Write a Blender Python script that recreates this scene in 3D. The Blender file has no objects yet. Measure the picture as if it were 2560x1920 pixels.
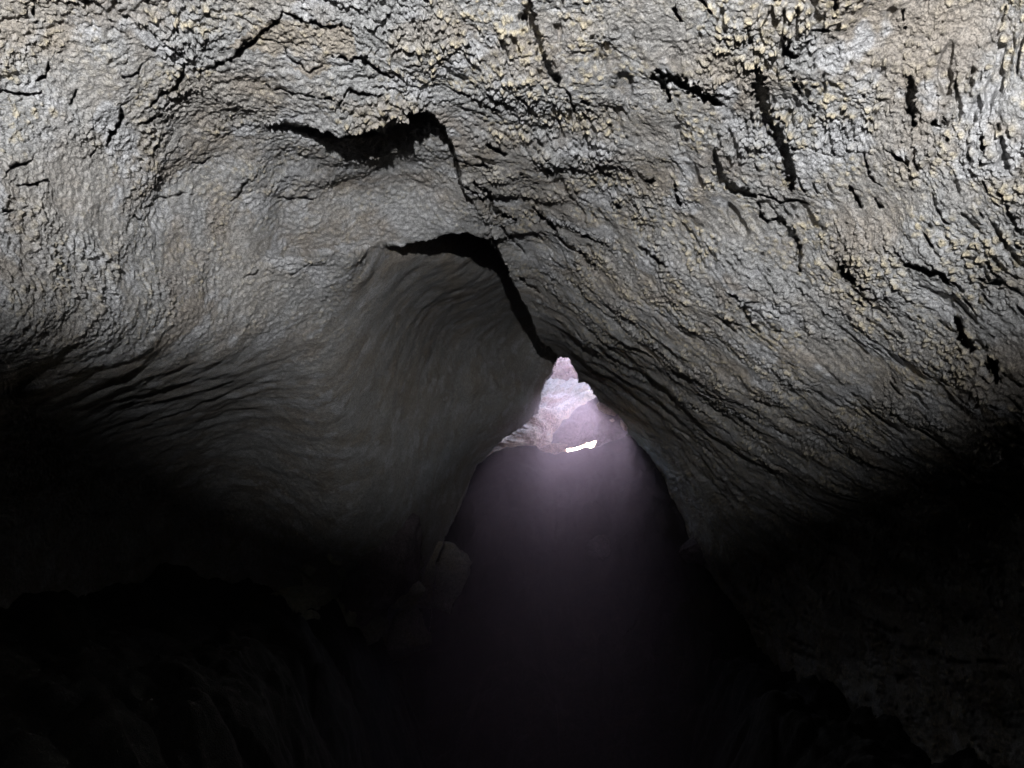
import bpy, bmesh, math, random
import numpy as np
from mathutils import Vector

# ------------------------------------------------------------------ camera, sky, sun, lamp, exposure
scene = bpy.context.scene
COL = scene.collection
CAM_Z = 1.6
PITCH = math.radians(10.0)
FPX = 1862.0                                   # focal length in pixels of a 2560 wide frame
SUN_ELEV = math.radians(19.5)
SUN_AZ = math.radians(5.5)                     # to the right of straight ahead
EXPOSURE = 3.6

cam_data = bpy.data.cameras.new('camera')
cam = bpy.data.objects.new('camera', cam_data)
COL.objects.link(cam)
cam.location = (0, 0, CAM_Z)
cam.rotation_euler = (math.pi / 2 + PITCH, 0, 0)
cam_data.sensor_width = 36.0
cam_data.lens = 36.0 * FPX / 2560.0
cam_data.clip_start = 0.02
cam_data.clip_end = 400.0
scene.camera = cam

world = bpy.data.worlds.new('World')
scene.world = world
world.use_nodes = True
wn = world.node_tree.nodes
sky = wn.new('ShaderNodeTexSky')
sky.sky_type = 'NISHITA'
sky.sun_disc = False
sky.sun_elevation = SUN_ELEV
sky.sun_rotation = SUN_AZ
wn['Background'].inputs['Strength'].default_value = 0.15
world.node_tree.links.new(sky.outputs[0], wn['Background'].inputs['Color'])

sun_data = bpy.data.lights.new('sun', 'SUN')
sun_data.energy = 4.0
sun_data.angle = math.radians(9.0)
sun_data.color = (1.0, 0.93, 0.84)
sun = bpy.data.objects.new('sun', sun_data)
COL.objects.link(sun)
sd = Vector((math.sin(SUN_AZ) * math.cos(SUN_ELEV), math.cos(SUN_AZ) * math.cos(SUN_ELEV), math.sin(SUN_ELEV)))
sun.rotation_euler = sd.to_track_quat('Z', 'Y').to_euler()
sun.location = (2, 14, 9)

# the caver's headlamp that lights the near rock: above and behind the camera, tipped upwards
lamp_data = bpy.data.lights.new('headlamp', 'SPOT')
lamp_data.energy = 68.0
lamp_data.color = (0.975, 0.985, 1.0)
lamp_data.spot_size = math.radians(85)
lamp_data.spot_blend = 0.5
lamp_data.shadow_soft_size = 0.012
lamp = bpy.data.objects.new('headlamp', lamp_data)
COL.objects.link(lamp)
lamp.location = (-0.02, -0.75, CAM_Z + 0.22)
ld = Vector((0.02, math.cos(math.radians(35.5)), math.sin(math.radians(35.5))))
lamp.rotation_euler = (-ld).to_track_quat('Z', 'Y').to_euler()

vs = scene.view_settings
scene.display_settings.display_device = 'sRGB'
vs.view_transform = 'Standard'
vs.look = 'None'
vs.gamma = 1.0
vs.use_curve_mapping = False
vs.exposure = EXPOSURE
scene.cycles.max_bounces = 6
scene.cycles.diffuse_bounces = 2
scene.cycles.volume_bounces = 0
scene.cycles.sample_clamp_indirect = 1.5

# ------------------------------------------------------------------ numeric helpers
F = np.float32
_rng = np.random.RandomState(7)
_PERM = _rng.permutation(256).astype(np.int32)
_PERM = np.concatenate([_PERM, _PERM, _PERM[:2]])
_GR = _rng.normal(size=(256, 3)).astype(F)
_GR /= np.linalg.norm(_GR, axis=1)[:, None]
_RND = _rng.rand(256, 4).astype(F)


def smooth(a, b, x):
    t = np.clip((x - a) / (b - a), 0, 1)
    return t * t * (3 - 2 * t)


def perlin(P, freq=1.0, seed=0.0):
    """gradient noise on an (n,3) array, about -0.8..0.8"""
    Q = P.astype(F) * F(freq) + F(seed * 17.31)
    I = np.floor(Q).astype(np.int32)
    f = Q - I
    I &= 255
    w = f * f * f * (f * (f * 6 - 15) + 10)
    out = np.zeros(len(P), F)
    for dx in (0, 1):
        a = _PERM[(I[:, 0] + dx) & 255]
        wx = w[:, 0] if dx else 1 - w[:, 0]
        for dy in (0, 1):
            b = _PERM[a + ((I[:, 1] + dy) & 255)]
            wy = w[:, 1] if dy else 1 - w[:, 1]
            for dz in (0, 1):
                h = _PERM[b + ((I[:, 2] + dz) & 255)]
                g = _GR[h]
                wz = w[:, 2] if dz else 1 - w[:, 2]
                out += wx * wy * wz * (g[:, 0] * (f[:, 0] - dx) + g[:, 1] * (f[:, 1] - dy) + g[:, 2] * (f[:, 2] - dz))
    return out * F(1.5)


def fbm(P, freq, octaves=4, gain=0.5, seed=0.0):
    out = np.zeros(len(P), F)
    amp = 1.0
    for o in range(octaves):
        out += amp * perlin(P, freq * 2.03 ** o, seed + o * 3.7)
        amp *= gain
    return out


def worley(P, freq, seed=0.0):
    """distance to the nearest cell point and a random value of that cell"""
    Q = P.astype(F) * F(freq) + F(seed * 11.7)
    I = np.floor(Q).astype(np.int32)
    f = Q - I
    best = np.full(len(P), 9.0, F)
    rid = np.zeros(len(P), F)
    for dx in (-1, 0, 1):
        a = _PERM[(I[:, 0] + dx) & 255]
        for dy in (-1, 0, 1):
            b = _PERM[a + ((I[:, 1] + dy) & 255)]
            for dz in (-1, 0, 1):
                h = _PERM[b + ((I[:, 2] + dz) & 255)]
                r = _RND[h]
                d2 = (dx + r[:, 0] - f[:, 0]) ** 2 + (dy + r[:, 1] - f[:, 1]) ** 2 + (dz + r[:, 2] - f[:, 2]) ** 2
                m = d2 < best
                best = np.where(m, d2, best)
                rid = np.where(m, r[:, 3], rid)
    return np.sqrt(best), rid


def tps_fit(pts):
    """thin plate spline through (u, v, value)"""
    a = np.array(pts, float)
    xy = a[:, :2] / 1000.0
    n = len(a)
    r = np.linalg.norm(xy[:, None] - xy[None], axis=2)
    K = np.where(r > 0, r * r * np.log(np.maximum(r, 1e-9)), 0) + np.eye(n) * 1e-3
    M = np.zeros((n + 3, n + 3))
    M[:n, :n] = K
    M[:n, n] = 1
    M[:n, n + 1:] = xy
    M[n, :n] = 1
    M[n + 1:, :n] = xy.T
    w = np.linalg.solve(M, np.concatenate([a[:, 2], np.zeros(3)]))
    return xy.astype(F), w.astype(F)


def tps(fit, U, V):
    xy, w = fit
    n = len(xy)
    x = (U / 1000.0).astype(F)
    y = (V / 1000.0).astype(F)
    out = w[n] + w[n + 1] * x + w[n + 2] * y
    for i in range(n):
        r2 = (x - xy[i, 0]) ** 2 + (y - xy[i, 1]) ** 2
        out = out + w[i] * 0.5 * r2 * np.log(np.maximum(r2, 1e-12))
    return out.astype(F)


def inside(poly, U, V):
    res = np.zeros(U.shape, bool)
    n = len(poly)
    for i in range(n):
        x0, y0 = poly[i]
        x1, y1 = poly[(i + 1) % n]
        if y0 == y1:
            continue
        c = ((y0 > V) != (y1 > V)) & (U < (x1 - x0) * (V - y0) / (y1 - y0) + x0)
        res ^= c
    return res


def poly_dist(line, U, V):
    best = np.full(U.shape, 1e9, F)
    for (x0, y0), (x1, y1) in zip(line[:-1], line[1:]):
        dx, dy = x1 - x0, y1 - y0
        t = np.clip(((U - x0) * dx + (V - y0) * dy) / (dx * dx + dy * dy + 1e-9), 0, 1)
        best = np.minimum(best, np.hypot(U - x0 - t * dx, V - y0 - t * dy))
    return best


CP, SP = math.cos(PITCH), math.sin(PITCH)


def ray(U, V):
    x = (U - 1280.0) / FPX
    up = (960.0 - V) / FPX
    return np.stack([x, CP - up * SP, up * CP + SP], -1)


def at(u, v, d):
    r = ray(np.float64(u), np.float64(v)) * d
    return Vector((r[0], r[1], r[2] + CAM_Z))


# ------------------------------------------------------------------ materials
def rock_material(name, grey, brown, pale, tip, bump=0.5, scale=1.0, rough=0.9, brown_bias=0.5, use_attr=True):
    m = bpy.data.materials.new(name)
    m.use_nodes = True
    nt = m.node_tree
    N, L = nt.nodes, nt.links
    bsdf = N['Principled BSDF']
    bsdf.inputs['Roughness'].default_value = rough
    bsdf.inputs['Specular IOR Level'].default_value = 0.25
    geo = N.new('ShaderNodeNewGeometry')

    def noise(sc, det, ro=0.6, dist=0.0):
        n = N.new('ShaderNodeTexNoise')
        n.inputs['Scale'].default_value = sc * scale
        n.inputs['Detail'].default_value = det
        n.inputs['Roughness'].default_value = ro
        n.inputs['Distortion'].default_value = dist
        L.new(geo.outputs['Position'], n.inputs['Vector'])
        return n

    def ramp(src, a, b):
        r = N.new('ShaderNodeMapRange')
        r.interpolation_type = 'SMOOTHSTEP'
        r.inputs['From Min'].default_value = a
        r.inputs['From Max'].default_value = b
        L.new(src, r.inputs['Value'])
        return r.outputs['Result']

    def mix(fac, a, b, mode='MIX'):
        x = N.new('ShaderNodeMix')
        x.data_type = 'RGBA'
        x.blend_type = mode
        if isinstance(fac, float):
            x.inputs['Factor'].default_value = fac
        else:
            L.new(fac, x.inputs['Factor'])
        for s, k in ((a, 6), (b, 7)):
            if isinstance(s, tuple):
                x.inputs[k].default_value = (*s, 1)
            else:
                L.new(s, x.inputs[k])
        return x.outputs[2]

    n1 = noise(3.5, 6, 0.65, 0.6)
    n2 = noise(9.0, 8, 0.7, 0.4)
    n3 = noise(60.0, 6, 0.7)
    n4 = noise(240.0, 3, 0.7)
    c = mix(ramp(n1.outputs['Fac'], brown_bias - 0.08, brown_bias + 0.16), grey, brown)
    c = mix(ramp(n2.outputs['Fac'], 0.52, 0.72), c, pale)
    if use_attr:
        at1 = N.new('ShaderNodeAttribute')
        at1.attribute_name = 'ochre'
        c = mix(at1.outputs['Fac'], c, (0.27, 0.225, 0.17))
        at2 = N.new('ShaderNodeAttribute')
        at2.attribute_name = 'tip'
        c = mix(at2.outputs['Fac'], c, tip)
        at3 = N.new('ShaderNodeAttribute')
        at3.attribute_name = 'pale'
        c = mix(at3.outputs['Fac'], c, pale)
    mul = N.new('ShaderNodeMapRange')
    mul.inputs['From Min'].default_value = 0.3
    mul.inputs['From Max'].default_value = 0.7
    mul.inputs['To Min'].default_value = 0.55
    mul.inputs['To Max'].default_value = 1.35
    grit = N.new('ShaderNodeMath')
    grit.operation = 'MULTIPLY_ADD'
    grit.inputs[1].default_value = 1.15
    L.new(n4.outputs['Fac'], grit.inputs[0])
    grit2 = N.new('ShaderNodeMath')
    grit2.operation = 'SUBTRACT'
    grit2.inputs[1].default_value = 0.55
    L.new(n3.outputs['Fac'], grit2.inputs[0])
    L.new(grit2.outputs[0], grit.inputs[2])
    L.new(grit.outputs[0], mul.inputs['Value'])
    comb = N.new('ShaderNodeCombineColor')
    for k in range(3):
        L.new(mul.outputs['Result'], comb.inputs[k])
    c = mix(1.0, c, comb.outputs[0], 'MULTIPLY')
    L.new(c, bsdf.inputs['Base Color'])
    add = N.new('ShaderNodeMath')
    add.operation = 'ADD'
    L.new(n3.outputs['Fac'], add.inputs[0])
    L.new(n4.outputs['Fac'], add.inputs[1])
    b = N.new('ShaderNodeBump')
    b.inputs['Strength'].default_value = bump
    b.inputs['Distance'].default_value = 0.006 / scale
    L.new(add.outputs[0], b.inputs['Height'])
    L.new(b.outputs[0], bsdf.inputs['Normal'])
    return m


M_CRUST = rock_material('cave_crust', (0.262, 0.26, 0.256), (0.225, 0.203, 0.18), (0.335, 0.334, 0.338), (0.42, 0.365, 0.26), 0.9)
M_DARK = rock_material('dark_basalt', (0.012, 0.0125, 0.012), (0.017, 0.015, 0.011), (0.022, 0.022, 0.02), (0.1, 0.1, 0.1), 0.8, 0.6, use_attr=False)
M_BOULDER = rock_material('breakdown_boulder', (0.24, 0.24, 0.195), (0.26, 0.23, 0.155), (0.3, 0.3, 0.26), (0.2, 0.2, 0.2), 0.8, 0.6, use_attr=False)
M_SUNLIT = rock_material('sunlit_toned_lava', (0.78, 0.56, 0.45), (0.44, 0.28, 0.2), (0.82, 0.7, 0.62), (0.6, 0.5, 0.4), 1.0, 0.35, use_attr=False)  # sunlight put into the colour: bright tone for the boulder's lit side
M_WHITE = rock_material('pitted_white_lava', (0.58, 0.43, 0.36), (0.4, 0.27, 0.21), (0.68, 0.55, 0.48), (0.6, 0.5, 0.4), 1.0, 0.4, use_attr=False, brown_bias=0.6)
M_SHADE = rock_material('shade_toned_lava', (0.12, 0.10, 0.11), (0.10, 0.08, 0.08), (0.18, 0.16, 0.17), (0.2, 0.2, 0.2), 1.0, 0.5, use_attr=False)  # shade put into the colour: dark tone for unlit rock faces
M_KNOB = rock_material('brown_lava', (0.34, 0.215, 0.16), (0.17, 0.10, 0.07), (0.46, 0.34, 0.28), (0.2, 0.2, 0.2), 1.0, 0.5, use_attr=False)
M_GROUND = rock_material('weathered_ground', (0.34, 0.28, 0.25), (0.28, 0.2, 0.15), (0.45, 0.4, 0.37), (0.4, 0.3, 0.2), 0.8, 0.3, use_attr=False)


# ------------------------------------------------------------------ object helpers
def tag(o, label, cat=None, group=None, kind=None):
    o['label'] = label
    if cat:
        o['category'] = cat
    if group:
        o['group'] = group
    if kind:
        o['kind'] = kind
    return o


def mesh_object(name, verts, faces, mat, parent=None, attrs=None, smooth_shade=True):
    me = bpy.data.meshes.new(name)
    verts = np.ascontiguousarray(verts, F)
    faces = np.ascontiguousarray(faces, np.int32)
    k = faces.shape[1]
    me.vertices.add(len(verts))
    me.vertices.foreach_set('co', verts.ravel())
    me.loops.add(len(faces) * k)
    me.loops.foreach_set('vertex_index', faces.ravel())
    me.polygons.add(len(faces))
    me.polygons.foreach_set('loop_start', np.arange(0, len(faces) * k, k, dtype=np.int32))
    if smooth_shade:
        me.polygons.foreach_set('use_smooth', np.ones(len(faces), bool))
    for an, av in (attrs or {}).items():
        a = me.attributes.new(an, 'FLOAT', 'POINT')
        a.data.foreach_set('value', np.ascontiguousarray(av, F))
    me.update()
    me.validate()
    me.materials.append(mat)
    o = bpy.data.objects.new(name, me)
    COL.objects.link(o)
    if parent:
        o.parent = parent
    return o


def sub_mesh(name, V, Fq, keep, mat, attrs):
    f = Fq[keep]
    used = np.unique(f)
    re = np.full(len(V), -1, np.int32)
    re[used] = np.arange(len(used), dtype=np.int32)
    return mesh_object(name, V[used], re[f], mat, attrs={k: a[used] for k, a in attrs.items()})


def grid_faces(nr, nc):
    i = np.arange(nr * nc, dtype=np.int32).reshape(nr, nc)
    return np.stack([i[:-1, :-1].ravel(), i[1:, :-1].ravel(), i[1:, 1:].ravel(), i[:-1, 1:].ravel()], 1)


# ------------------------------------------------------------------ the cave rock: three smooth surfaces, cut into each other at the lips
STEP = 2.4
ua = np.concatenate([np.arange(-1500, -60, 12.0), np.arange(-60, 2620, STEP), np.arange(2620, 4100, 12.0)])
va = np.concatenate([np.arange(-1300, -60, 12.0), np.arange(-60, 1300, STEP), np.arange(1300, 1960, 5.0), np.arange(1960, 2300, 12.0)])
NU, NV = len(ua), len(va)
UU, VV = np.meshgrid(ua.astype(F), va.astype(F))
U, V = UU.ravel(), VV.ravel()

LEFT_WALL = [(-1300, 300, .95), (-700, 300, 1.05), (-1300, 900, 1.0), (-700, 900, 1.1), (0, 300, 1.5), (0, 600, 1.5), (0, 880, 1.55),
             (0, 1010, 2.05), (0, 1200, 2.9), (0, 1600, 3.4), (0, 2200, 3.3), (-700, 1300, 1.7), (-700, 2000, 2.2), (-1400, 1500, 1.3),
             (300, 450, 1.85), (300, 700, 1.9), (300, 900, 2.1), (300, 1020, 2.9), (300, 1300, 4.2), (300, 2000, 4.3),
             (520, 450, 2.2), (520, 700, 2.4), (560, 900, 2.75), (580, 1020, 3.8), (600, 1300, 5.2), (600, 2000, 5.2)]
CTRL_N = LEFT_WALL + [
    (-600, -400, .95), (0, -600, .95), (0, 0, 1.38), (300, 150, 1.62), (640, -600, .98), (640, 0, 1.56), (640, 160, 1.74), (640, 318, 2.02),
    (800, 312, 1.98), (900, 322, 1.98), (1000, 305, 1.96), (1050, 268, 1.93), (1000, 0, 1.59), (1000, 160, 1.76),
    (1110, 320, 2.05), (1150, 430, 2.34), (1200, 530, 2.7), (1250, 630, 3.2), (1300, 740, 3.9), (1340, 830, 4.7), (1395, 895, 6.0),
    (1500, 1000, 7.4), (1570, 1078, 8.1), (1640, 1180, 7.9), (1720, 1400, 7.2), (1800, 2000, 6.5),
    (1300, -600, 1.0), (1300, 0, 1.56), (1300, 300, 1.95), (1500, 100, 1.6), (1500, 300, 1.93), (1500, 600, 2.75), (1500, 850, 3.7),
    (1700, 700, 2.5), (1650, 900, 3.4), (1700, 1060, 4.8), (2000, -600, .98), (2000, 100, 1.48), (2000, 350, 1.75), (2000, 600, 2.0), (2000, 850, 2.3),
    (1900, 1000, 2.85), (2000, 1120, 3.2), (2000, 1400, 4.9), (2000, 2000, 5.0), (2500, 0, 1.3), (2500, 300, 1.38), (2500, 600, 1.5), (2500, 900, 1.65),
    (2500, 1080, 1.85), (2500, 1250, 2.4), (2500, 1600, 3.2), (2500, 2200, 3.3), (3000, 0, 1.05), (3000, 900, 1.3), (3000, 1500, 2.0),
    (4000, 300, .9), (4000, 1200, 1.1), (3000, -600, .85),
    (1000, 700, 3.0), (1100, 1000, 4.5), (1000, 1300, 5.0)]
CTRL_B = LEFT_WALL + [
    (640, 315, 2.05), (700, 330, 2.09), (800, 350, 2.13), (900, 340, 2.15), (1000, 300, 2.17), (1060, 290, 2.19), (1110, 340, 2.25),
    (700, 450, 2.40), (850, 450, 2.54), (1000, 430, 2.6), (1120, 440, 2.6), (1160, 480, 2.6), (1200, 535, 2.74), (1245, 615, 3.2),
    (640, 620, 2.6), (800, 560, 2.68), (950, 540, 2.78), (1080, 560, 2.86), (1150, 565, 2.87), (930, 630, 2.9), (1000, 615, 2.93), (1100, 582, 2.93),
    (700, 800, 2.95), (800, 1000, 3.6), (850, 700, 3.05), (900, 900, 3.6), (900, 250, 2.6), (900, 1200, 5.0), (1100, 900, 4.4), (1100, 1300, 6.6), (1000, 1650, 6.4)]
CTRL_C = LEFT_WALL + [
    (640, 620, 2.6), (700, 800, 2.9), (800, 1000, 3.6), (850, 700, 3.05), (900, 620, 2.9), (930, 630, 3.0), (1000, 640, 3.22), (1100, 600, 3.38),
    (1150, 640, 3.7), (1250, 640, 4.4), (1000, 760, 4.1), (1000, 900, 4.9), (1100, 800, 5.4), (1200, 800, 6.0), (1300, 800, 6.9),
    (1200, 950, 6.6), (1300, 950, 7.4), (1390, 900, 7.6), (1350, 1000, 7.9), (1300, 1060, 7.7), (1200, 1140, 7.7), (1100, 1000, 6.0), (1100, 1150, 6.4),
    (900, 1000, 4.5), (900, 1200, 5.0), (1000, 1300, 5.8), (1100, 1300, 6.9), (1150, 1250, 7.6), (1190, 1170, 8.0), (1090, 1400, 7.2), (1000, 1650, 6.6), (1000, 2000, 6.4), (1000, 500, 3.5), (1200, 500, 4.2), (1450, 1000, 8.6), (1500, 800, 7.0)]


def layer(ctrl):
    d = 1.0 / np.clip(tps(tps_fit([(u, v, 1.0 / dd) for u, v, dd in ctrl]), U, V), 0.09, 2.0)
    R = ray(U, V).astype(F)
    P = R * d[:, None]
    G = P.reshape(NV, NU, 3)
    Pu = np.gradient(G, axis=1).reshape(-1, 3)
    Pv = np.gradient(G, axis=0).reshape(-1, 3)
    n = np.cross(Pu, Pv)
    n /= np.linalg.norm(n, axis=1)[:, None] + 1e-12
    s = np.sign((n * P).sum(1))
    n *= -s[:, None]                                     # towards the camera
    tu = Pu / np.tile(np.gradient(ua), NV)[:, None].astype(F)
    tv = Pv / np.repeat(np.gradient(va), NU)[:, None].astype(F)
    return P, n, tu, tv


LIP1 = [(560, 345), (640, 322), (670, 312), (720, 310), (790, 309), (830, 318), (845, 329), (870, 325), (905, 321), (940, 318), (958, 323),
        (965, 311), (985, 306), (1010, 305), (1020, 304), (1017, 282), (1008, 272), (1025, 269), (1050, 270), (1075, 280), (1100, 305),
        (1120, 340), (1134, 372), (1146, 405), (1150, 440), (1160, 475), (1192, 522), (1243, 602)]
LIP2 = [(1395, 893), (1368, 868), (1350, 850), (1330, 800), (1302, 742), (1283, 710), (1266, 670), (1243, 622), (1212, 592), (1165, 576), (1120, 576),
        (1080, 587), (1040, 601), (1010, 612), (960, 617), (930, 626), (860, 632)]
OPEN_LEFT = [(1395, 893), (1383, 922), (1372, 945), (1358, 965), (1352, 1000), (1345, 1030), (1330, 1040), (1308, 1062), (1290, 1076),
             (1266, 1092), (1240, 1112), (1215, 1142), (1190, 1166)]
OPEN_RIGHT = [(1620, 1150), (1580, 1110), (1566, 1092), (1573, 1078), (1566, 1055), (1548, 1034), (1515, 1012), (1500, 1000), (1492, 987), (1477, 971),
              (1469, 958), (1448, 955), (1438, 926), (1425, 898), (1412, 892)]
POLY_B = LIP1 + [(1243, 622)] + LIP2[8:] + [(560, 640), (480, 500)]
POLY_C = LIP2 + [(650, 690), (560, 2400)] + [(1000, 2400), (1090, 1400)] + OPEN_LEFT[::-1]
POLY_HOLE = OPEN_LEFT + [(1090, 1400), (1000, 2400), (1800, 2400), (1720, 1400)] + OPEN_RIGHT

# ragged edges: the look-up positions wander a little
P2 = np.stack([U, V, np.zeros_like(U)], 1)
JU = 5.0 * perlin(P2, 1 / 22., 3) + 4.5 * perlin(P2, 1 / 9., 5)
JV = 5.0 * perlin(P2, 1 / 22., 8) + 4.5 * perlin(P2, 1 / 9., 9)
near = np.clip(1.0 - 0.55 * smooth(800, 1100, V), 0, 1)
Uj, Vj = U + JU * near, V + JV * near
inB = inside(POLY_B, Uj, Vj)
inC = inside(POLY_C, Uj, Vj)
hole = inside(POLY_HOLE, Uj, Vj)
wB = (inB * smooth(600, 720, U)).astype(F)
_s = smooth(640, 800, V)
wC = (inC * smooth(0, 1, (U - (860 - 200 * _s)) / (125 + 380 * _s))).astype(F)

PN, nN, tuN, tvN = layer(CTRL_N)
PB, nB, tuB, tvB = layer(CTRL_B)
PC, nC, tuC, tvC = layer(CTRL_C)


def blend(a, b, c):
    x = a + wB[:, None] * (b - a)
    # below the second lip the left wall belongs to the far surface
    return x + wC[:, None] * (c - x)


P = blend(PN, PB, PC)
n = blend(nN, nB, nC)
n /= np.linalg.norm(n, axis=1)[:, None] + 1e-12
tu = blend(tuN, tuB, tuC)
tv = blend(tvN, tvB, tvC)
del PN, PB, PC, nN, nB, nC, tuN, tuB, tuC, tvN, tvB, tvC
dist = np.linalg.norm(P, axis=1)

# grain direction on the surface (degrees, picture sense, clockwise from right)
ANG = [(1250, 600, 58), (1500, 400, 62), (1500, 800, 46), (1700, 100, 80), (2000, 300, 82), (2400, 200, 92), (2300, 700, 50), (2000, 900, 40),
       (2500, 1000, 32), (1300, 100, 70), (1000, 200, 12), (700, 200, -12), (300, 300, -42), (100, 600, -40), (700, 600, -50), (1050, 480, -10),
       (1100, 800, 80), (900, 800, 85), (400, 850, -60), (1700, 1050, 35)]
ang = np.radians(tps(tps_fit(ANG), U, V))
T = np.cos(ang)[:, None] * tu + np.sin(ang)[:, None] * tv
T /= np.linalg.norm(T, axis=1)[:, None] + 1e-9

right = smooth(-40, 110, (U - 1130) - 0.42 * (V - 300)) * (1 - np.maximum(wB, wC))      # on the right hand slope
recess = wC
panel = wB
left = np.clip(1 - right - recess, 0, 1)
detail = np.clip(1.0 - smooth(0, 300, np.maximum(-60 - U, U - 2620)), 0, 1) * np.clip(1 - smooth(0, 300, np.maximum(-60 - V, V - 1900)), 0, 1)

big = fbm(P, 2.2, 3, 0.5, 1)
mid = fbm(P, 7.0, 3, 0.5, 2)
fine = fbm(P, 60.0, 3, 0.75, 3)
# grain: noise smeared along T
grain = np.zeros(len(P), F)
grain2 = np.zeros(len(P), F)
for t in np.linspace(-0.07, 0.07, 9):
    Q = P + T * F(t)
    grain += perlin(Q, 42.0, 11)
    grain2 += perlin(P + T * F(t * 1.9), 17.0, 14)
grain = grain / 9 * 2.2
grain2 = grain2 / 9 * 2.2
# flakes: saw teeth that rise towards the edge turned away from the lamp
away = np.array([0.0, 0.86, -0.5], F)
warp = 1.9 * perlin(P, 5.5, 21) + 1.1 * perlin(P, 13.0, 22) + 0.45 * perlin(P, 34.0, 23) + 0.22 * perlin(P, 80.0, 24)
gA = np.zeros(len(P), F)
gB = np.zeros(len(P), F)
for t in np.linspace(-0.13, 0.13, 9):
    gA += perlin(P + T * F(t), 15.0, 25)
    gB += perlin(P + T * F(t * 0.45), 36.0, 26)
gA = gA / 9 * 2.0 + 0.16 * perlin(P, 30.0, 27) + 0.10 * perlin(P, 70.0, 28)
gB = gB / 9 * 2.0 + 0.14 * perlin(P, 60.0, 29)
q1 = ((P @ away) * 2.4 + warp * 1.25) * (1 - right) + 2.6 * gA * right
s1 = q1 - np.floor(q1)
saw1 = s1 ** 1.6 * (1 - smooth(0.93, 0.985, s1))
warp2 = 1.6 * perlin(P, 15.0, 31) + 0.8 * perlin(P, 40.0, 32) + 0.3 * perlin(P, 100.0, 33)
q2 = ((P @ away) * 6.0 + warp2 * 1.5) * (1 - right) + 2.6 * gB * right
s2 = q2 - np.floor(q2)
saw2 = s2 ** 1.6 * (1 - smooth(0.92, 0.985, s2))
edge1 = smooth(0.62, 0.9, s1) * (1 - smooth(0.95, 0.99, s1))
edge2 = smooth(0.62, 0.9, s2) * (1 - smooth(0.95, 0.99, s2))
patch1 = smooth(-0.15, 0.35, perlin(P, 4.1, 41))
patch2 = smooth(-0.2, 0.35, perlin(P, 6.5, 42))
# popcorn nodules
d1, r1 = worley(P, 58.0, 1)
d2, r2 = worley(P, 115.0, 2)
nod1 = np.sqrt(np.clip(1 - (d1 / 0.55) ** 2, 0, 1)) * (r1 > 0.35)
nod2 = np.sqrt(np.clip(1 - (d2 / 0.6) ** 2, 0, 1))
pf = np.zeros(len(P), F)
for t in np.linspace(-0.022, 0.022, 5):
    pf += perlin(P + T * F(t), 58.0, 63)
pf = pf / 5 * 1.6 + 0.3 * perlin(P, 6.0, 64)
pits = smooth(0.27, 0.4, pf) * np.clip(right + 0.3 * left * smooth(600, 300, V), 0, 1) * detail
rimn = smooth(0.0, 0.2, pf) * (1 - smooth(0.24, 0.32, pf)) * right
nodmask = np.clip(0.1 + 0.8 * rimn + 0.35 * right + 0.3 * left * smooth(-0.1, 0.35, perlin(P, 3.7, 44)) + 0.9 * edge1 * patch1 + 0.75 * edge2 * patch2 + 0.55 * smooth(0.15, 0.5, mid) + 0.35 * right * smooth(0.0, 0.5, grain2), 0, 1.2)
quiet = 1 - 0.75 * panel - 0.8 * recess
quiet *= 1 - 0.85 * smooth(640, 860, V) * left
zone = smooth(630, 760, V) * smooth(760, 950, U) * (1 - right)
quiet *= 1 - 0.9 * zone

hb = 0.032 * big * (1 - 0.5 * zone) * (1 - 0.85 * left * smooth(600, 800, V) * smooth(1250, 1100, V)) * (1 - 0.5 * recess) + 0.010 * mid * (1 - 0.8 * zone) * (1 - 0.75 * recess - 0.4 * panel)
h = np.zeros(len(P), F)
h += quiet * ((0.020 * left + 0.0045 * right) * saw1 * patch1 + (0.0035 * left + 0.0045 * right) * saw2 * (0.2 + 0.8 * patch2))
h += (0.35 + 0.65 * quiet) * nodmask * (0.0075 * nod1 + 0.0048 * nod2) * (0.3 + 0.9 * smooth(-0.2, 0.25, perlin(P, 5.2, 43))) * (0.5 + right * 0.9 + left * 0.8)
h += right * (0.006 * grain + 0.006 * grain2)
h += left * (1 - zone) * 0.0018 * grain + recess * smooth(3.2, 5.0, dist) * (0.007 * fbm(P, 9.0, 4, 0.65, 15) + 0.004 * np.abs(perlin(P, 24.0, 16)))
h += (0.0042 + 0.002 * left) * (1 - 0.6 * np.maximum(recess, zone)) * fine
calm = smooth(0.10, 0.38, fbm(P, 3.0, 3, 0.5, 101))
h *= (1 - 0.32 * calm) * (1 - 0.6 * left * smooth(780, 930, V) * smooth(1250, 1100, V))
h *= detail * 0.98 + 0.02
hb *= detail * 0.9 + 0.1

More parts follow.
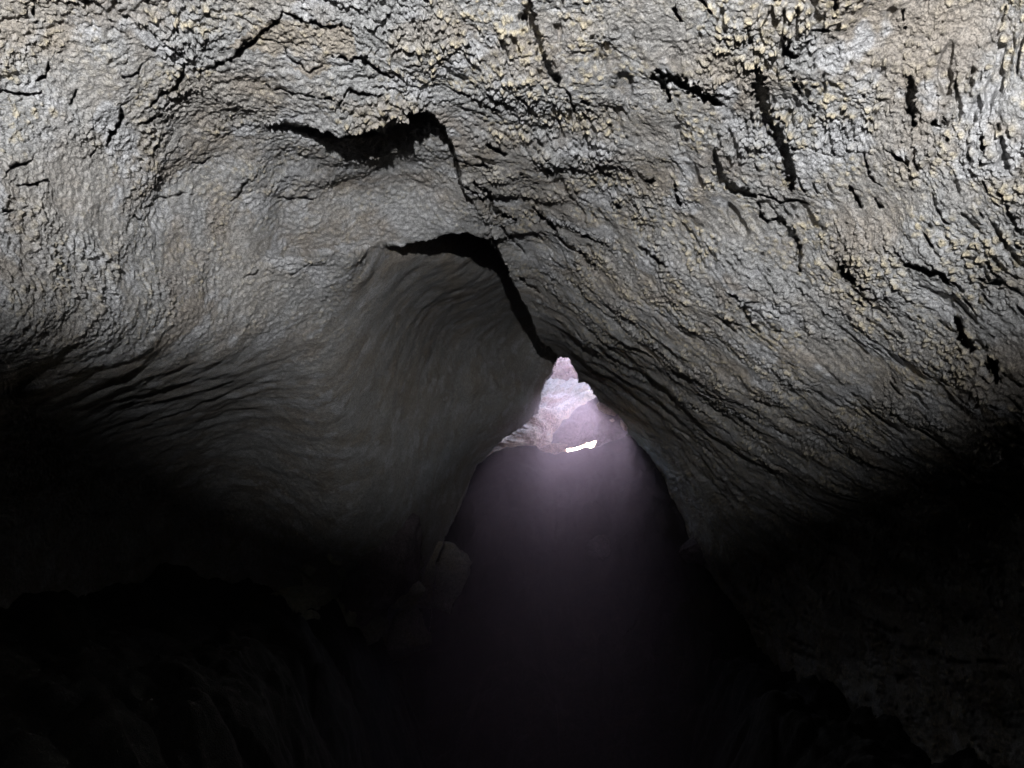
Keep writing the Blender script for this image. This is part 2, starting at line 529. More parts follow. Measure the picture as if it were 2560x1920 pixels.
# cracks followed along the rock: (line, width), both in picture pixels, carved back into the rock
Z1 = lambda pts: [(x / 1.728, y / 1.728) for x, y in pts]
Z2 = lambda pts: [(1280 + x / 1.728, y / 1.728) for x, y in pts]
Z8 = lambda pts: [(640 + x / 2.764, 220 + y / 2.764) for x, y in pts]
CRACKS = [
    (Z1([(1215, 40), (1200, 90), (1140, 150), (1100, 190), (1050, 212), (1010, 250), (940, 270), (865, 305)]), 9),
    (Z1([(1110, 185), (1050, 205), (1015, 235)]), 16),
    (Z1([(1215, 40), (1290, 70), (1365, 80), (1420, 105), (1510, 100)]), 7),
    (Z1([(1450, 225), (1510, 255), (1570, 230), (1600, 265), (1650, 310), (1700, 325)]), 11),
    (Z1([(1215, 195), (1250, 250), (1340, 300), (1400, 265)]), 4),
    (Z1([(1040, 190), (1100, 172), (1200, 186), (1270, 185)]), 4),
    (Z1([(1150, 375), (1230, 380), (1290, 385), (1370, 400)]), 6),
    (Z1([(1405, 405), (1445, 408)]), 10), (Z1([(1455, 430), (1475, 405), (1505, 378), (1560, 395), (1640, 408)]), 7),
    (Z1([(0, 395), (60, 400), (150, 395), (165, 385)]), 8), (Z1([(150, 340), (190, 330), (205, 270)]), 10),
    (Z1([(290, 440), (310, 400), (315, 380)]), 9), (Z1([(510, 430), (500, 520), (470, 580), (465, 625)]), 9),
    (Z1([(410, 625), (390, 660), (380, 680)]), 8), (Z1([(640, 440), (690, 390), (760, 360), (790, 310), (800, 270)]), 7),
    (Z1([(520, 310), (580, 300), (610, 270)]), 7), (Z1([(580, 515), (660, 505), (700, 480)]), 6),
    (Z1([(655, 660), (680, 610), (720, 580)]), 6), (Z1([(0, 770), (30, 740), (60, 710), (130, 690)]), 8),
    (Z1([(60, 800), (150, 790), (210, 780)]), 6), (Z1([(850, 725), (890, 720), (935, 690)]), 6),
    (Z1([(1000, 865), (1030, 845), (1050, 800), (1075, 765), (1110, 770)]), 5), (Z1([(1210, 855), (1270, 855), (1350, 860)]), 7),
    (Z1([(560, 930), (610, 945)]), 6), (Z1([(0, 920), (70, 910)]), 9), (Z1([(1250, 1185), (1300, 1160), (1330, 1130)]), 5),
    (Z1([(1050, 1190), (1120, 1160)]), 4), (Z1([(150, 0), (155, 60), (165, 110)]), 7), (Z1([(830, 840), (760, 860), (690, 870)]), 4),
    (Z2([(70, -30), (70, 80), (110, 160), (150, 260), (190, 330), (210, 370)]), 17), (Z2([(240, 400), (265, 470), (270, 520)]), 11),
    (Z2([(600, 340), (650, 360), (680, 430)]), 18), (Z2([(640, 320), (740, 345), (820, 405), (910, 455)]), 26),
    (Z2([(1060, 300), (1075, 380), (1085, 470), (1130, 540), (1180, 620), (1205, 720), (1205, 820)]), 27),
    (Z2([(1215, 330), (1240, 410)]), 13), (Z2([(1400, -30), (1395, 60)]), 14), (Z2([(700, 60), (720, 100)]), 20),
    (Z2([(800, 10), (860, 65)]), 13), (Z2([(1180, 130), (1190, 220), (1230, 235)]), 18), (Z2([(1290, 130), (1360, 130)]), 12),
    (Z2([(880, 640), (900, 760), (960, 810), (1050, 850)]), 17), (Z2([(585, 780), (620, 785)]), 15), (Z2([(705, 800), (725, 900)]), 12),
    (Z2([(1715, 330), (1720, 430), (1740, 540)]), 20), (Z2([(1825, 515), (1850, 540)]), 16), (Z2([(1868, 505), (1880, 520)]), 9), (Z2([(2040, 600), (2045, 640)]), 17),
    (Z2([(1070, 840), (1150, 870), (1270, 890)]), 7), (Z2([(1060, 880), (1080, 950), (1160, 960), (1230, 1070), (1240, 1180)]), 11),
    (Z2([(1400, 1150), (1470, 1220), (1550, 1250)]), 20), (Z2([(1700, 1140), (1830, 1170), (1880, 1240)]), 18),
    (Z2([(2000, 1220), (2100, 1240)]), 15), (Z2([(1890, 1400), (1910, 1480), (1960, 1530)]), 22), (Z2([(2030, 1560), (2080, 1640)]), 32),
    (Z2([(1000, 1300), (1020, 1380), (1070, 1450)]), 8), (Z2([(100, 920), (180, 1000), (300, 1090), (350, 1150)]), 8),
    (Z2([(270, 980), (330, 1020), (400, 1060)]), 8), (Z2([(560, 1060), (620, 1110), (680, 1140)]), 9), (Z2([(1640, 640), (1720, 700)]), 12),
    (Z2([(1560, 860), (1590, 900)]), 9), (Z2([(1450, 800), (1500, 900)]), 10), (Z2([(300, 440), (340, 460)]), 12),
    (Z2([(1700, 130), (1690, 60)]), 14), (Z2([(1270, 430), (1320, 470)]), 10), (Z2([(930, 1240), (1010, 1290), (1060, 1310)]), 6),
    (Z2([(1100, 1440), (1150, 1445)]), 6), (Z2([(1520, 660), (1540, 760), (1600, 800)]), 7), (Z2([(440, 880), (455, 900)]), 12),
    (Z8([(1390, 480), (1450, 510), (1560, 520), (1620, 545)]), 8), (Z8([(1500, 640), (1600, 700), (1650, 850), (1740, 900), (1790, 920)]), 12),
    (Z8([(1600, 380), (1640, 420), (1740, 460)]), 13), (Z8([(1550, 190), (1620, 220)]), 9), (Z8([(1920, 840), (1980, 930), (2060, 970)]), 12),
    (Z8([(1850, 585), (1865, 610)]), 12), (Z8([(1370, 440), (1385, 560), (1420, 640)]), 7), (Z8([(1420, 650), (1530, 740), (1600, 830)]), 6),
    (Z8([(1800, 1280), (1880, 1380), (1960, 1420)]), 6), (Z8([(1690, 960), (1790, 1120), (1850, 1170)]), 6),
]
carve = np.zeros(len(P), F)
wig_u = 7 * perlin(P2, 1 / 34., 53) + 4 * perlin(P2, 1 / 13., 54)
wig_v = 7 * perlin(P2, 1 / 34., 55) + 4 * perlin(P2, 1 / 13., 56)
jit = 0.55 * perlin(P2, 1 / 9., 51) + 0.45 * perlin(P2, 1 / 20., 52)
for line, w in CRACKS:
    xs = [p[0] for p in line]
    ys = [p[1] for p in line]
    m = np.nonzero((U > min(xs) - 40) & (U < max(xs) + 40) & (V > min(ys) - 40) & (V < max(ys) + 40))[0]
    if len(m) == 0:
        continue
    dd = poly_dist(line, U[m] + wig_u[m], V[m] + wig_v[m])
    # taper towards both ends
    e0 = np.hypot(U[m] - xs[0], V[m] - ys[0])
    e1 = np.hypot(U[m] - xs[-1], V[m] - ys[-1])
    tap = 0.45 + 0.55 * smooth(0, 45, np.minimum(e0, e1))
    half = w * 0.5 * tap * (1.1 + 1.7 * jit[m]) - 4.0 * nod1[m] * min(1.0, w / 14.0)
    c = (1 - smooth(half - 1.2, half + 1.2, dd)) * (0.035 + 0.0042 * w) * np.clip(dist[m] / 1.8, 0.8, 3.0) ** 1.5
    carve[m] = np.maximum(carve[m], c)
# natural fissures along the grain of the right hand slope
fis = smooth(0.42, 0.56, -grain2 - 0.35 * grain + 0.25 * perlin(P, 9.0, 61)) * right * detail * smooth(-0.25, 0.25, perlin(P, 3.3, 62))
carve = np.maximum(carve, 0.035 * pits * (1 - calm))
carve = np.maximum(carve, 0.045 * fis * np.clip(dist / 1.8, 0.8, 2.0))
h = h * (1 - smooth(0.01, 0.05, carve) * 0.7)

Rn = P / (dist[:, None] + 1e-9)
nod_dir = n * 0.75 - Rn
nod_dir /= np.linalg.norm(nod_dir, axis=1)[:, None] + 1e-9
W = P + n * hb[:, None] + nod_dir * (1.15 * h)[:, None] + Rn * carve[:, None]
# rock that turns back round the rim of the opening
rim = hole
ret = inside(POLY_HOLE, Uj, Vj)
W[:, 2] += CAM_Z
tip = (1 - 0.6 * calm) * np.clip((nod1 * nodmask * 1.0 + 0.35 * rimn * nod2 + 0.25 * edge2 * nod2) * (0.35 + 0.65 * quiet) * smooth(-0.1, 0.3, 0.2 + perlin(P, 8.0, 71)), 0, 1) * 0.9
och = inside([(660, 60), (700, 40), (880, 60), (890, 140), (830, 160), (780, 190), (700, 150), (620, 120), (560, 125)], Uj, Vj) * 0.6
och = np.maximum(och, 0.32 * smooth(0.28, 0.5, fbm(P, 5.0, 3, 0.5, 81)) * (0.35 + 0.65 * smooth(900, 300, np.abs(U - 900) + V)))
och = np.maximum(och, 0.35 * left * smooth(1000, 500, U) * smooth(500, 200, V) * smooth(-0.3, 0.3, fbm(P, 3.0, 3, 0.5, 83)))
och = np.maximum(och, 0.2 * calm * detail)
och = np.maximum(och, 0.5 * recess * smooth(40, 5, np.abs(U - 1125 - 0.25 * (V - 650) - 20 * perlin(P2, 1 / 90., 3))) * smooth(900, 650, V))
pal = smooth(0.22, 0.6, fbm(P, 6.0, 4, 0.6, 91)) * 0.9
pal = np.maximum(pal, panel * 0.35 * smooth(0.0, 0.5, fbm(P, 14.0, 3, 0.6, 95)))

Fq = grid_faces(NV, NU)
keep = ~(hole[Fq].all(axis=1))
cu = U[Fq[:, 0]]
cv = V[Fq[:, 0]]
fB = (wB[Fq].max(1) > 0.5)
fC = (wC[Fq].max(1) > 0.5) & (cu > 900)
fR = (right[Fq].mean(1) > 0.5) & ~fB & ~fC
wall_line = 330 + 0.25 * (cu - 600)
fL = ~fB & ~fC & ~fR & (cv > np.where(cu < 620, wall_line, 330))
fT = ~fB & ~fC & ~fR & ~fL
ATT = {'tip': tip, 'ochre': och, 'pale': pal}
for nm, msk, lab, cat in (
        ('cave_ceiling', fT, 'pale crusted lava ceiling with ochre patch above the hanging ledge', 'cave ceiling'),
        ('cave_wall_right', fR, 'rough grey slope of knobbly streaked rock falling to the lower right', 'cave wall'),
        ('cave_wall_left', fL, 'flaking grey brown rock wall curving down into the dark', 'cave wall'),
        ('cave_alcove', fB, 'smoother pale hollow of rock between the two dark lips', 'rock hollow'),
        ('cave_recess', fC, 'dim smooth streaked recess under the lower lip, left of the bright opening', 'rock hollow')):
    o = sub_mesh(nm, W, Fq, keep & msk, M_CRUST, ATT)
    tag(o, lab, cat, kind='structure')
bank_d = dist / np.linalg.norm(ray(U, V), axis=1)


def BANK(u, v):
    k = int(np.argmin(np.abs(va - v))) * NU + int(np.argmin(np.abs(ua - u)))
    return 99.0 if hole[k] else float(bank_d[k])


del P, W, n, T, tu, tv


# ------------------------------------------------------------------ floor: a dark rubble slope that climbs to the lip of the opening
CREST = [(1000, 1250), (1120, 1195), (1200, 1152), (1260, 1124), (1300, 1118), (1340, 1122), (1352, 1133), (1385, 1139), (1440, 1131), (1500, 1119),
         (1566, 1097), (1600, 1085), (1800, 1040)]
cz = np.array([[*at(u, v, 8.3)] for u, v in CREST])
xa = np.concatenate([np.arange(-4, -2.4, 0.05), np.arange(-2.4, 2.6, 0.014), np.arange(2.6, 4.01, 0.05)])
ya = np.concatenate([np.arange(-3.2, 2.5, 0.06), np.arange(2.5, 9.4, 0.02)])
X, Y = np.meshgrid(xa, ya)
X, Y = X.ravel(), Y.ravel()
zc = np.interp(X, cz[:, 0], cz[:, 2])
wob = 0.10 * fbm(np.stack([X * 0.4, Y, 0 * X], 1).astype(F), 1.3, 3, 0.5, 17)
low = -0.9 + 1.7 * smooth(-0.35, -1.35, X + wob) + 0.25 * smooth(-1.3, -2.2, X) + 1.2 * smooth(1.0, 1.7, X + wob)
Y0 = 8.17
slope = zc - np.clip(Y0 - Y, 0, None) * (0.95 + 0.25 * np.clip(Y0 - Y, 0, 1.5))
Z = np.maximum(slope, low) + 0.05 * np.exp(-((slope - low) / 0.25) ** 2)
beyond = np.clip(Y - Y0, 0, None)
Z = np.where(Y > Y0, zc - beyond * 0.02, Z)
P3 = np.stack([X, Y, np.zeros_like(X)], 1).astype(F)
dw, rw = worley(P3, 3.4, 5)
dw2, rw2 = worley(P3, 9.0, 6)
amp = 1 - 0.9 * smooth(7.3, 8.1, Y)
Z += amp * (0.16 * (1 - np.clip(dw, 0, 1) ** 2) * (0.4 + rw) + 0.05 * (1 - np.clip(dw2, 0, 1) ** 2) * rw2) + 0.06 * fbm(P3, 1.6, 3, 0.5, 7) * amp + (0.012 + 0.02 * amp) * fbm(P3, 11.0, 4, 0.55, 8)
Z += 0.015 * fbm(P3, 5.0, 3, 0.5, 9) * (1 - amp)
floor_v = np.stack([X, Y, Z], 1)
ff = grid_faces(len(ya), len(xa))
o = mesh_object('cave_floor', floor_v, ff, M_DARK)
tag(o, 'black rubble floor climbing to the foot of the bright opening', 'cave floor', kind='structure')


def floor_z(x, y):
    i = int(np.argmin(np.abs(xa - x)))
    j = int(np.argmin(np.abs(ya - y)))
    return Z[j * len(xa) + i]


# ------------------------------------------------------------------ the bedrock round the tube, open only at the far mouth
def bedrock():
    segs, rows = 120, 90
    verts, faces = [], []
    a = np.linspace(0, 2 * np.pi, segs, endpoint=False)
    ca, sa = np.cos(a), np.sin(a)
    rr = 1 / np.maximum(np.abs(ca), np.abs(sa)) ** 0.7
    ys = np.linspace(-3.0, 8.75, rows)
    pts = []
    for y in ys:
        pts.append(np.stack([3.3 * rr * ca, np.full(segs, y), 1.0 + 3.6 * rr * sa], 1))
    # far wall: rings that shrink to the mouth
    mouth = [at(u, v, 8.75) for u, v in [(1640, 1030), (1610, 940), (1550, 870), (1470, 800), (1395, 790), (1345, 850), (1335, 930), (1322, 1000), (1275, 1062), (1205, 1115), (1160, 1165),
                                         (1130, 1300), (1400, 1300), (1640, 1300)]]
    mx = np.array([[p.x, p.z] for p in mouth])
    ctr = np.array([0.55, 2.25])
    ang_m = np.arctan2(mx[:, 1] - ctr[1], mx[:, 0] - ctr[0])
    rad_m = np.hypot(mx[:, 0] - ctr[0], mx[:, 1] - ctr[1])
    order = np.argsort(ang_m)
    aw = np.where(a > np.pi, a - 2 * np.pi, a)
    rm = np.interp(aw, ang_m[order], rad_m[order], period=2 * np.pi)
    ring = np.stack([ctr[0] + rm * ca, np.full(segs, 8.75), ctr[1] + rm * sa], 1)
    last = pts[-1]
    for k in range(1, 9):
        pts.append(last + (ring - last) * (k / 8))
    # the mouth has depth
    for k, dy in enumerate((0.12, 0.3)):
        q = ring.copy()
        q[:, 1] += dy
        q[:, 0] = ctr[0] + (q[:, 0] - ctr[0]) * (1 + 0.25 * (k + 1))
        q[:, 2] = ctr[1] + (q[:, 2] - ctr[1]) * (1 + 0.25 * (k + 1))
        pts.append(q)
    pts = np.array(pts)
    nr = len(pts)
    V_ = pts.reshape(-1, 3)
    nz = fbm(V_.astype(F), 1.1, 4, 0.5, 33)
    c = V_.copy()
    c[:, 0] -= 0
    c[:, 2] -= 1.0
    c[:, 1] = 0
    c /= np.linalg.norm(c, axis=1)[:, None] + 1e-9
    damp = np.concatenate([np.ones(rows * segs), np.full((nr - rows) * segs, 0.2)])
    V_ = V_ + c * (0.25 * nz * damp)[:, None]
    i = np.arange(nr * segs, dtype=np.int32).reshape(nr, segs)
    j = np.roll(i, -1, 1)
    fq = np.stack([i[:-1].ravel(), j[:-1].ravel(), j[1:].ravel(), i[1:].ravel()], 1)
    # back wall
    V_ = np.concatenate([V_, [[0, -3.2, 1.0]]])
    cidx = len(V_) - 1
    tri = np.stack([i[0], np.roll(i[0], -1), np.full(segs, cidx), np.full(segs, cidx)], 1)
    me = bpy.data.meshes.new('bedrock')
    me.from_pydata([tuple(v) for v in V_], [], [tuple(int(x) for x in f) for f in fq] + [tuple(int(x) for x in f[:3]) for f in tri])
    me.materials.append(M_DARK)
    for p in me.polygons:
        p.use_smooth = True
    o = bpy.data.objects.new('bedrock', me)
    COL.objects.link(o)
    tag(o, 'dark lava bedrock enclosing the whole tube and the mouth at its far end', 'bedrock', kind='structure')


bedrock()


# ground outside: the collapse pit beyond the mouth and the land around it
def outside():
    xs = np.concatenate([np.arange(-25, -5, 1.0), np.arange(-5, 6.5, 0.07), np.arange(6.5, 25.5, 1.0)])
    ys = np.concatenate([np.arange(9.0, 14, 0.07), np.arange(14, 32, 1.0)])
    X, Y = np.meshgrid(xs, ys)
    X, Y = X.ravel(), Y.ravel()
    P3 = np.stack([X, Y, np.zeros_like(X)], 1).astype(F)
    r = np.hypot((X - 0.7) / 2.9, (Y - 11.2) / 2.6) + 0.12 * fbm(P3, 0.9, 3, 0.5, 3)
    Zp = 2.28 - 0.05 * (Y - 8.2)
    Zt = 2.0 - 0.02 * (Y - 9) + 0.2 * fbm(P3, 0.2, 3, 0.5, 4)
    Z = Zp + (Zt - Zp) * smooth(0.85, 1.35, r)
    Z += 0.10 * fbm(P3, 2.2, 4, 0.55, 5) + 0.03 * fbm(P3, 9.0, 3, 0.5, 6)
    o = mesh_object('ground', np.stack([X, Y, Z], 1), grid_faces(len(ys), len(xs)), M_GROUND)
    tag(o, 'stony sunlit ground of the collapse pit beyond the opening', 'ground', kind='structure')


outside()


# ------------------------------------------------------------------ rocks
def outline_rock(name, poly, d0, front, back, mat, seed, tilt=(0.0, 0.0), rough=0.03, freq=6.0, rings=46, segs=200, power=0.55, centre=None, layered=0.0, pits=0.0):
    """a closed boulder whose outline was read off the photograph, given its own distance, size and thickness"""
    pl = np.array(poly, float)
    c = np.array(centre if centre else pl.mean(0))
    # outline resampled by length
    q = np.vstack([pl, pl[:1]])
    L = np.concatenate([[0], np.cumsum(np.hypot(*np.diff(q, axis=0).T))])
    s = np.linspace(0, L[-1], segs, endpoint=False)
    b = np.stack([np.interp(s, L, q[:, 0]), np.interp(s, L, q[:, 1])], 1)
    rows_f, rows_b = [], []
    ts = np.linspace(0, 1, rings) ** 0.8
    size = np.sqrt(((b - c) ** 2).sum(1).mean())

    def ring(t, amount):
        uv = c + (b - c) * t
        dd = d0 + amount * (1 - t ** 2) ** power + tilt[0] * (uv[:, 0] - c[0]) / size + tilt[1] * (uv[:, 1] - c[1]) / size
        return ray(uv[:, 0], uv[:, 1]) * dd[:, None]
    for t in ts[1:]:
        rows_f.append(ring(t, -front))
    for t in ts[::-3][1:-1]:
        rows_b.append(ring(t, back))
    pts = np.concatenate([np.array(rows_f), np.array(rows_b)])
    nr = len(pts)
    V_ = pts.reshape(-1, 3)
    cf = ray(c[0], c[1]) * (d0 - front)
    cb = ray(c[0], c[1]) * (d0 + back)
    V_ = np.concatenate([V_, [cf], [cb]])
    ctr = V_.mean(0)
    nrm = V_ - ctr
    nrm /= np.linalg.norm(nrm, axis=1)[:, None] + 1e-9
    Pn = V_.astype(F)
    hh = fbm(Pn, freq, 5, 0.55, seed)
    ridge = 1 - np.abs(perlin(Pn, freq * 1.7, seed + 9)) * 2
    hh = hh + 0.35 * ridge
    if layered:
        band = (Pn @ np.array([0.25, -0.2, 1.0], F)) * 26 + 2.2 * perlin(Pn, 4.0, seed + 4)
        hh = hh + layered * (band - np.floor(band))
    if pits:
        dq, rq = worley(Pn, 9.0, seed)
        dq2, rq2 = worley(Pn, 17.0, seed + 2)
        hh = hh - pits * smooth(0.45, 0.2, dq) * (rq > 0.3) - 0.6 * pits * smooth(0.45, 0.2, dq2) * (rq2 > 0.5)
    V_ = V_ + nrm * (hh * rough)[:, None]
    V_[:, 2] += CAM_Z
    i = np.arange(nr * segs).reshape(nr, segs)
    j = np.roll(i, -1, 1)
    fq = np.stack([i[:-1].ravel(), j[:-1].ravel(), j[1:].ravel(), i[1:].ravel()], 1)
    f1 = [(int(i[0, k]), int(nr * segs), int(j[0, k])) for k in range(segs)]
    f2 = [(int(j[-1, k]), int(nr * segs + 1), int(i[-1, k])) for k in range(segs)]
    me = bpy.data.meshes.new(name)
    me.from_pydata([tuple(v) for v in V_], [], [tuple(int(x) for x in f) for f in fq] + f1 + f2)
    me.materials.append(mat)
    for p in me.polygons:
        p.use_smooth = True
    bm = bmesh.new()
    bm.from_mesh(me)
    bmesh.ops.recalc_face_normals(bm, faces=bm.faces)
    bm.to_mesh(me)
    bm.free()
    o = bpy.data.objects.new(name, me)
    COL.objects.link(o)
    return o


def block_rock(name, loc, size, rot, mat, seed, rough=0.06, sub=5, cuts=11):
    """an angular breakdown block: a ball cut by random planes, then roughened"""
    bm = bmesh.new()
    bmesh.ops.create_icosphere(bm, subdivisions=sub, radius=1.0)
    me = bpy.data.meshes.new(name)
    bm.to_mesh(me)
    bm.free()
    k = len(me.vertices)
    co = np.zeros(k * 3, F)
    me.vertices.foreach_get('co', co)
    co = co.reshape(-1, 3)
    rs = np.random.RandomState(seed)
    for _ in range(cuts):
        d = rs.normal(size=3)
        d /= np.linalg.norm(d)
        off = rs.uniform(0.5, 0.8)
        ex = co @ d.astype(F) - off
        co = co - np.outer(np.clip(ex, 0, None) * 0.95, d).astype(F)
    nn = co / (np.linalg.norm(co, axis=1)[:, None] + 1e-9)
    co = co + nn * (rough * fbm(co, 2.6, 5, 0.6, seed))[:, None]
    co *= np.array(size, F)
    me.vertices.foreach_set('co', co.ravel())
    for p in me.polygons:
        p.use_smooth = True
    me.update()
    me.materials.append(mat)
    o = bpy.data.objects.new(name, me)
    o.location = loc
    o.rotation_euler = rot
    COL.objects.link(o)
    return o


# sunlit rocks seen through the opening
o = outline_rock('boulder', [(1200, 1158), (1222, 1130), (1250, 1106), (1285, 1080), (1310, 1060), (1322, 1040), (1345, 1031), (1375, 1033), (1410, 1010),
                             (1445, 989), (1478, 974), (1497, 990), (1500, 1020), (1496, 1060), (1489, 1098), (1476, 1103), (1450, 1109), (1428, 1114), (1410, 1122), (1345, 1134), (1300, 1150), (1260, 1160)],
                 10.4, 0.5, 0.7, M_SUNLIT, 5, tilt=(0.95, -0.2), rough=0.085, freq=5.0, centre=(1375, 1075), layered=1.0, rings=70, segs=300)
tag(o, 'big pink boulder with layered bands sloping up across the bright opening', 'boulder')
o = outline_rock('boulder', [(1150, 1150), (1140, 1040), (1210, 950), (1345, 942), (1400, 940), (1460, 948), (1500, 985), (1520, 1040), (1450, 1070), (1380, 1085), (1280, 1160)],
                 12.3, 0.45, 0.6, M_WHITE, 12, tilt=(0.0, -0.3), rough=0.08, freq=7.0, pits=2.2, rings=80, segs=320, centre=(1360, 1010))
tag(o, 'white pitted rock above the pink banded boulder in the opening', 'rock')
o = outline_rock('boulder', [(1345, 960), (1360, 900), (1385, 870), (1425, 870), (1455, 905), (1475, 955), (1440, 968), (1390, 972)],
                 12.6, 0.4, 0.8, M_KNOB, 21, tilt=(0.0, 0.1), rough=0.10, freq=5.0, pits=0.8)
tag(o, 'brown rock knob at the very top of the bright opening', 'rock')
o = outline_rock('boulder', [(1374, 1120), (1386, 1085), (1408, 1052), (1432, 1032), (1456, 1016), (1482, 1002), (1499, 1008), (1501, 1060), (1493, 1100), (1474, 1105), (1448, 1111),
                             (1426, 1115), (1402, 1124)], 9.35, 0.16, 0.25, M_SHADE, 61, tilt=(0.1, -0.1), rough=0.04, freq=4.0)  # added piece: the pink boulder's shaded side, shade painted into its colour
tag(o, 'added mauve rock for the shaded side of the pink boulder above the gap', 'boulder')
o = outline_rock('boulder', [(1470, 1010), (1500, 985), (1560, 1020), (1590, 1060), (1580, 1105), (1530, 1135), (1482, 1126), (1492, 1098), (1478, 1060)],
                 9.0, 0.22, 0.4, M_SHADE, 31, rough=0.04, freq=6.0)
tag(o, 'rock painted in shaded purple grey at the right end of the opening', 'rock')
o = outline_rock('slab', [(1318, 1136), (1345, 1122), (1372, 1112), (1398, 1108), (1420, 1112), (1410, 1121), (1398, 1132), (1375, 1146), (1340, 1146)],
                 8.6, 0.05, 0.08, M_SUNLIT, 71, rough=0.015, freq=14.0, rings=20, segs=90)
tag(o, 'low pale pink slab lying on the lip just left of the hot white gap', 'slab')
for poly, d, sd_, lab in (
        ([(1491, 1012), (1502, 999), (1515, 1010), (1532, 1020), (1546, 1031), (1536, 1040), (1512, 1034), (1497, 1024)], 8.35, 41, 'lit jagged stone hanging at the upper right of the opening'),
        ([(1524, 1050), (1531, 1047), (1537, 1052), (1530, 1056)], 8.35, 43, 'tiny bright pebble on the shaded rock at the right of the opening'),
        ([(1549, 1052), (1555, 1050), (1563, 1062), (1571, 1072), (1566, 1079), (1558, 1074)], 8.3, 44, 'narrow stone painted pale as if lit on the right rim of the opening')):
    o = outline_rock('stone', poly, d, 0.05, 0.06, M_WHITE, sd_, rough=0.012, freq=22.0, rings=16, segs=60)  # pale colour stands in for sunlight on the stones' rims
    tag(o, lab, 'stone')

# breakdown blocks on the dark floor
BLOCKS = [
    (950, 1405, 5.0, (0.36, 0.33, 0.42), (0.1, 0.1, 0.5), 3, 'tall dark boulder at the back of the broken boulder heap'),
    (1090, 1465, 4.3, (0.24, 0.22, 0.25), (0.1, 0.3, 0.3), 8, 'squarish grey block at the right of the broken boulder heap'),
    (975, 1455, 4.1, (0.28, 0.24, 0.17), (0.4, 0.2, 1.2), 13, 'greenish grey block with a pointed top amid the boulder heap'),
    (1000, 1385, 4.3, (0.11, 0.1, 0.12), (0.3, 0.7, 0.2), 17, 'small pointed stone standing on top of the boulder heap'),
    (900, 1555, 3.8, (0.22, 0.2, 0.15), (0.1, 0.4, 0.8), 23, 'pale yellowish block low at the left of the boulder heap'),
    (1000, 1570, 3.8, (0.19, 0.18, 0.17), (0.5, 0.1, 2.2), 29, 'yellowish block at the lower front of the boulder heap'),
    (760, 1530, 4.1, (0.2, 0.2, 0.16), (0.0, 0.3, 0.9), 35, 'dark rock in shadow left of the boulder heap'),
    (1490, 1365, 5.4, (0.12, 0.11, 0.1), (0.2, 0.1, 0.2), 37, 'faint reddish rock under the bright opening in the haze'),
    (1750, 1375, 4.9, (0.17, 0.15, 0.12), (0.2, 0.0, 0.6), 41, 'faint brown rock at the foot of the right slope'),
]
for u, v, d, size, rot, sd_, lab in BLOCKS:
    k = 2.5
    near_bank = BANK(u, v)
    while k < min(9, near_bank) and at(u, v, k).z > floor_z(at(u, v, k).x, at(u, v, k).y):
        k += 0.02
    p = at(u, v, k)
    size = tuple(q * k / d for q in size)
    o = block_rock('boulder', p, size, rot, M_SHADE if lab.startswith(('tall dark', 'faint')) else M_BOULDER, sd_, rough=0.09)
    tag(o, lab, 'boulder', group='broken boulders on the cave floor')

rs = random.Random(4)
for k in range(14):
    u, v = rs.uniform(760, 1080), rs.uniform(1380, 1640)
    kk = 2.5
    nb = BANK(u, v)
    while kk < min(9, nb) and at(u, v, kk).z > floor_z(at(u, v, kk).x, at(u, v, kk).y):
        kk += 0.02
    q = rs.uniform(0.05, 0.11)
    o = block_rock('stone', at(u, v, kk), (q, q * rs.uniform(0.6, 1.0), q * rs.uniform(0.5, 0.9)), (rs.uniform(0, 3), rs.uniform(0, 3), rs.uniform(0, 3)), M_BOULDER, 100 + k, sub=4)
    tag(o, 'small dark stone scattered round the broken boulder heap', 'stone', group='small stones round the boulder heap')

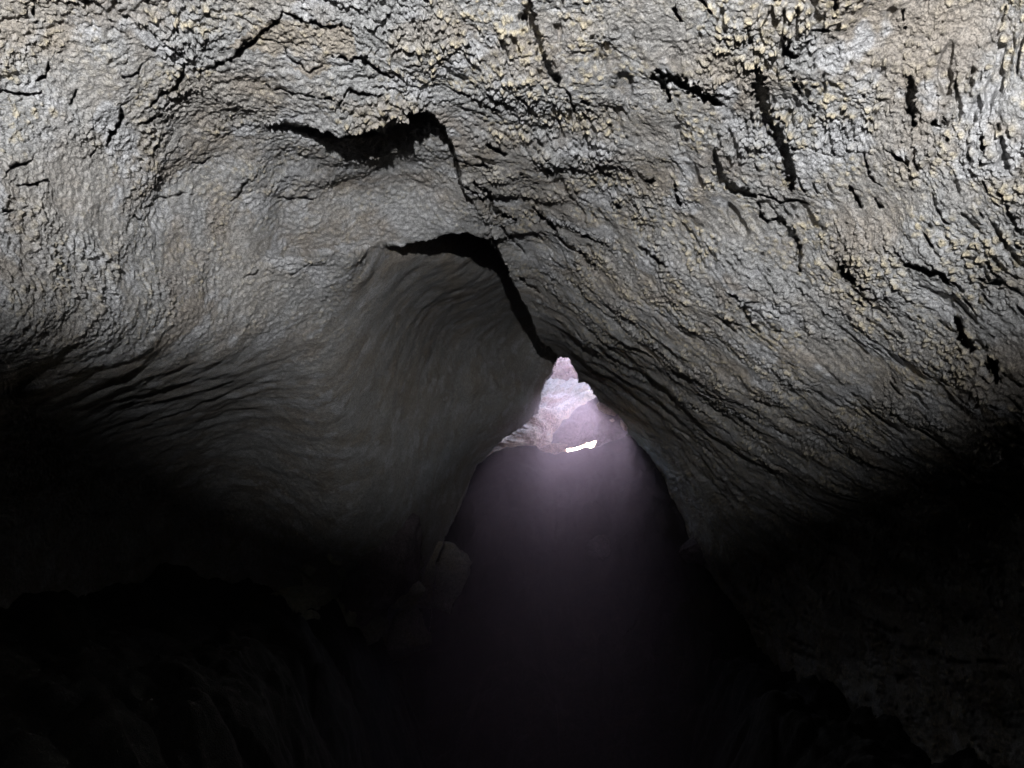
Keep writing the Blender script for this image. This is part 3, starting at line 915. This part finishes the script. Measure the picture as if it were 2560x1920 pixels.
# ------------------------------------------------------------------ haze volumes added to imitate the lens glow
bm = bmesh.new()
bmesh.ops.create_cube(bm, size=1.0)
me = bpy.data.meshes.new('haze')
for v in bm.verts:
    v.co = Vector((v.co.x * 60, 15 + v.co.y * 40, 1.25 + v.co.z * 9.3))
bm.to_mesh(me)
bm.free()
hm = bpy.data.materials.new('lens_glow_air')
hm.use_nodes = True
nt = hm.node_tree
nt.nodes.clear()
out = nt.nodes.new('ShaderNodeOutputMaterial')
pv = nt.nodes.new('ShaderNodeVolumePrincipled')
pv.inputs['Color'].default_value = (0.042, 0.0355, 0.055, 1)
pv.inputs['Density'].default_value = 0.03
pv.inputs['Anisotropy'].default_value = 0.84
nt.links.new(pv.outputs[0], out.inputs['Volume'])
me.materials.append(hm)
o = bpy.data.objects.new('haze', me)
COL.objects.link(o)
tag(o, 'thin haze added to imitate the lens glow round the opening', 'haze', kind='stuff')

# an added denser volume imitating the lens glow just below the opening
bm = bmesh.new()
bmesh.ops.create_icosphere(bm, subdivisions=4, radius=1.0)
me = bpy.data.meshes.new('glow_plume')
co = np.array([v.co[:] for v in bm.verts], F)
wobble = 1 + 0.22 * fbm(co, 1.1, 3, 0.5, 19)
for v, w in zip(bm.verts, wobble):
    v.co = Vector((v.co.x * 1.15 * w, v.co.y * 1.45 * w, v.co.z * 1.15 * w))
bm.to_mesh(me)
bm.free()
dm = bpy.data.materials.new('lens_glow_plume')
dm.use_nodes = True
nt = dm.node_tree
nt.nodes.clear()
out = nt.nodes.new('ShaderNodeOutputMaterial')
pv = nt.nodes.new('ShaderNodeVolumePrincipled')
pv.inputs['Color'].default_value = (0.168, 0.14, 0.218, 1)
pv.inputs['Density'].default_value = 0.05
pv.inputs['Anisotropy'].default_value = 0.8
nt.links.new(pv.outputs[0], out.inputs['Volume'])
me.materials.append(dm)
o = bpy.data.objects.new('glow_plume', me)
o.location = (0.62, 6.75, 1.5)
COL.objects.link(o)
tag(o, 'violet volume added to imitate the lens glow under the bright opening', 'dust', kind='stuff')
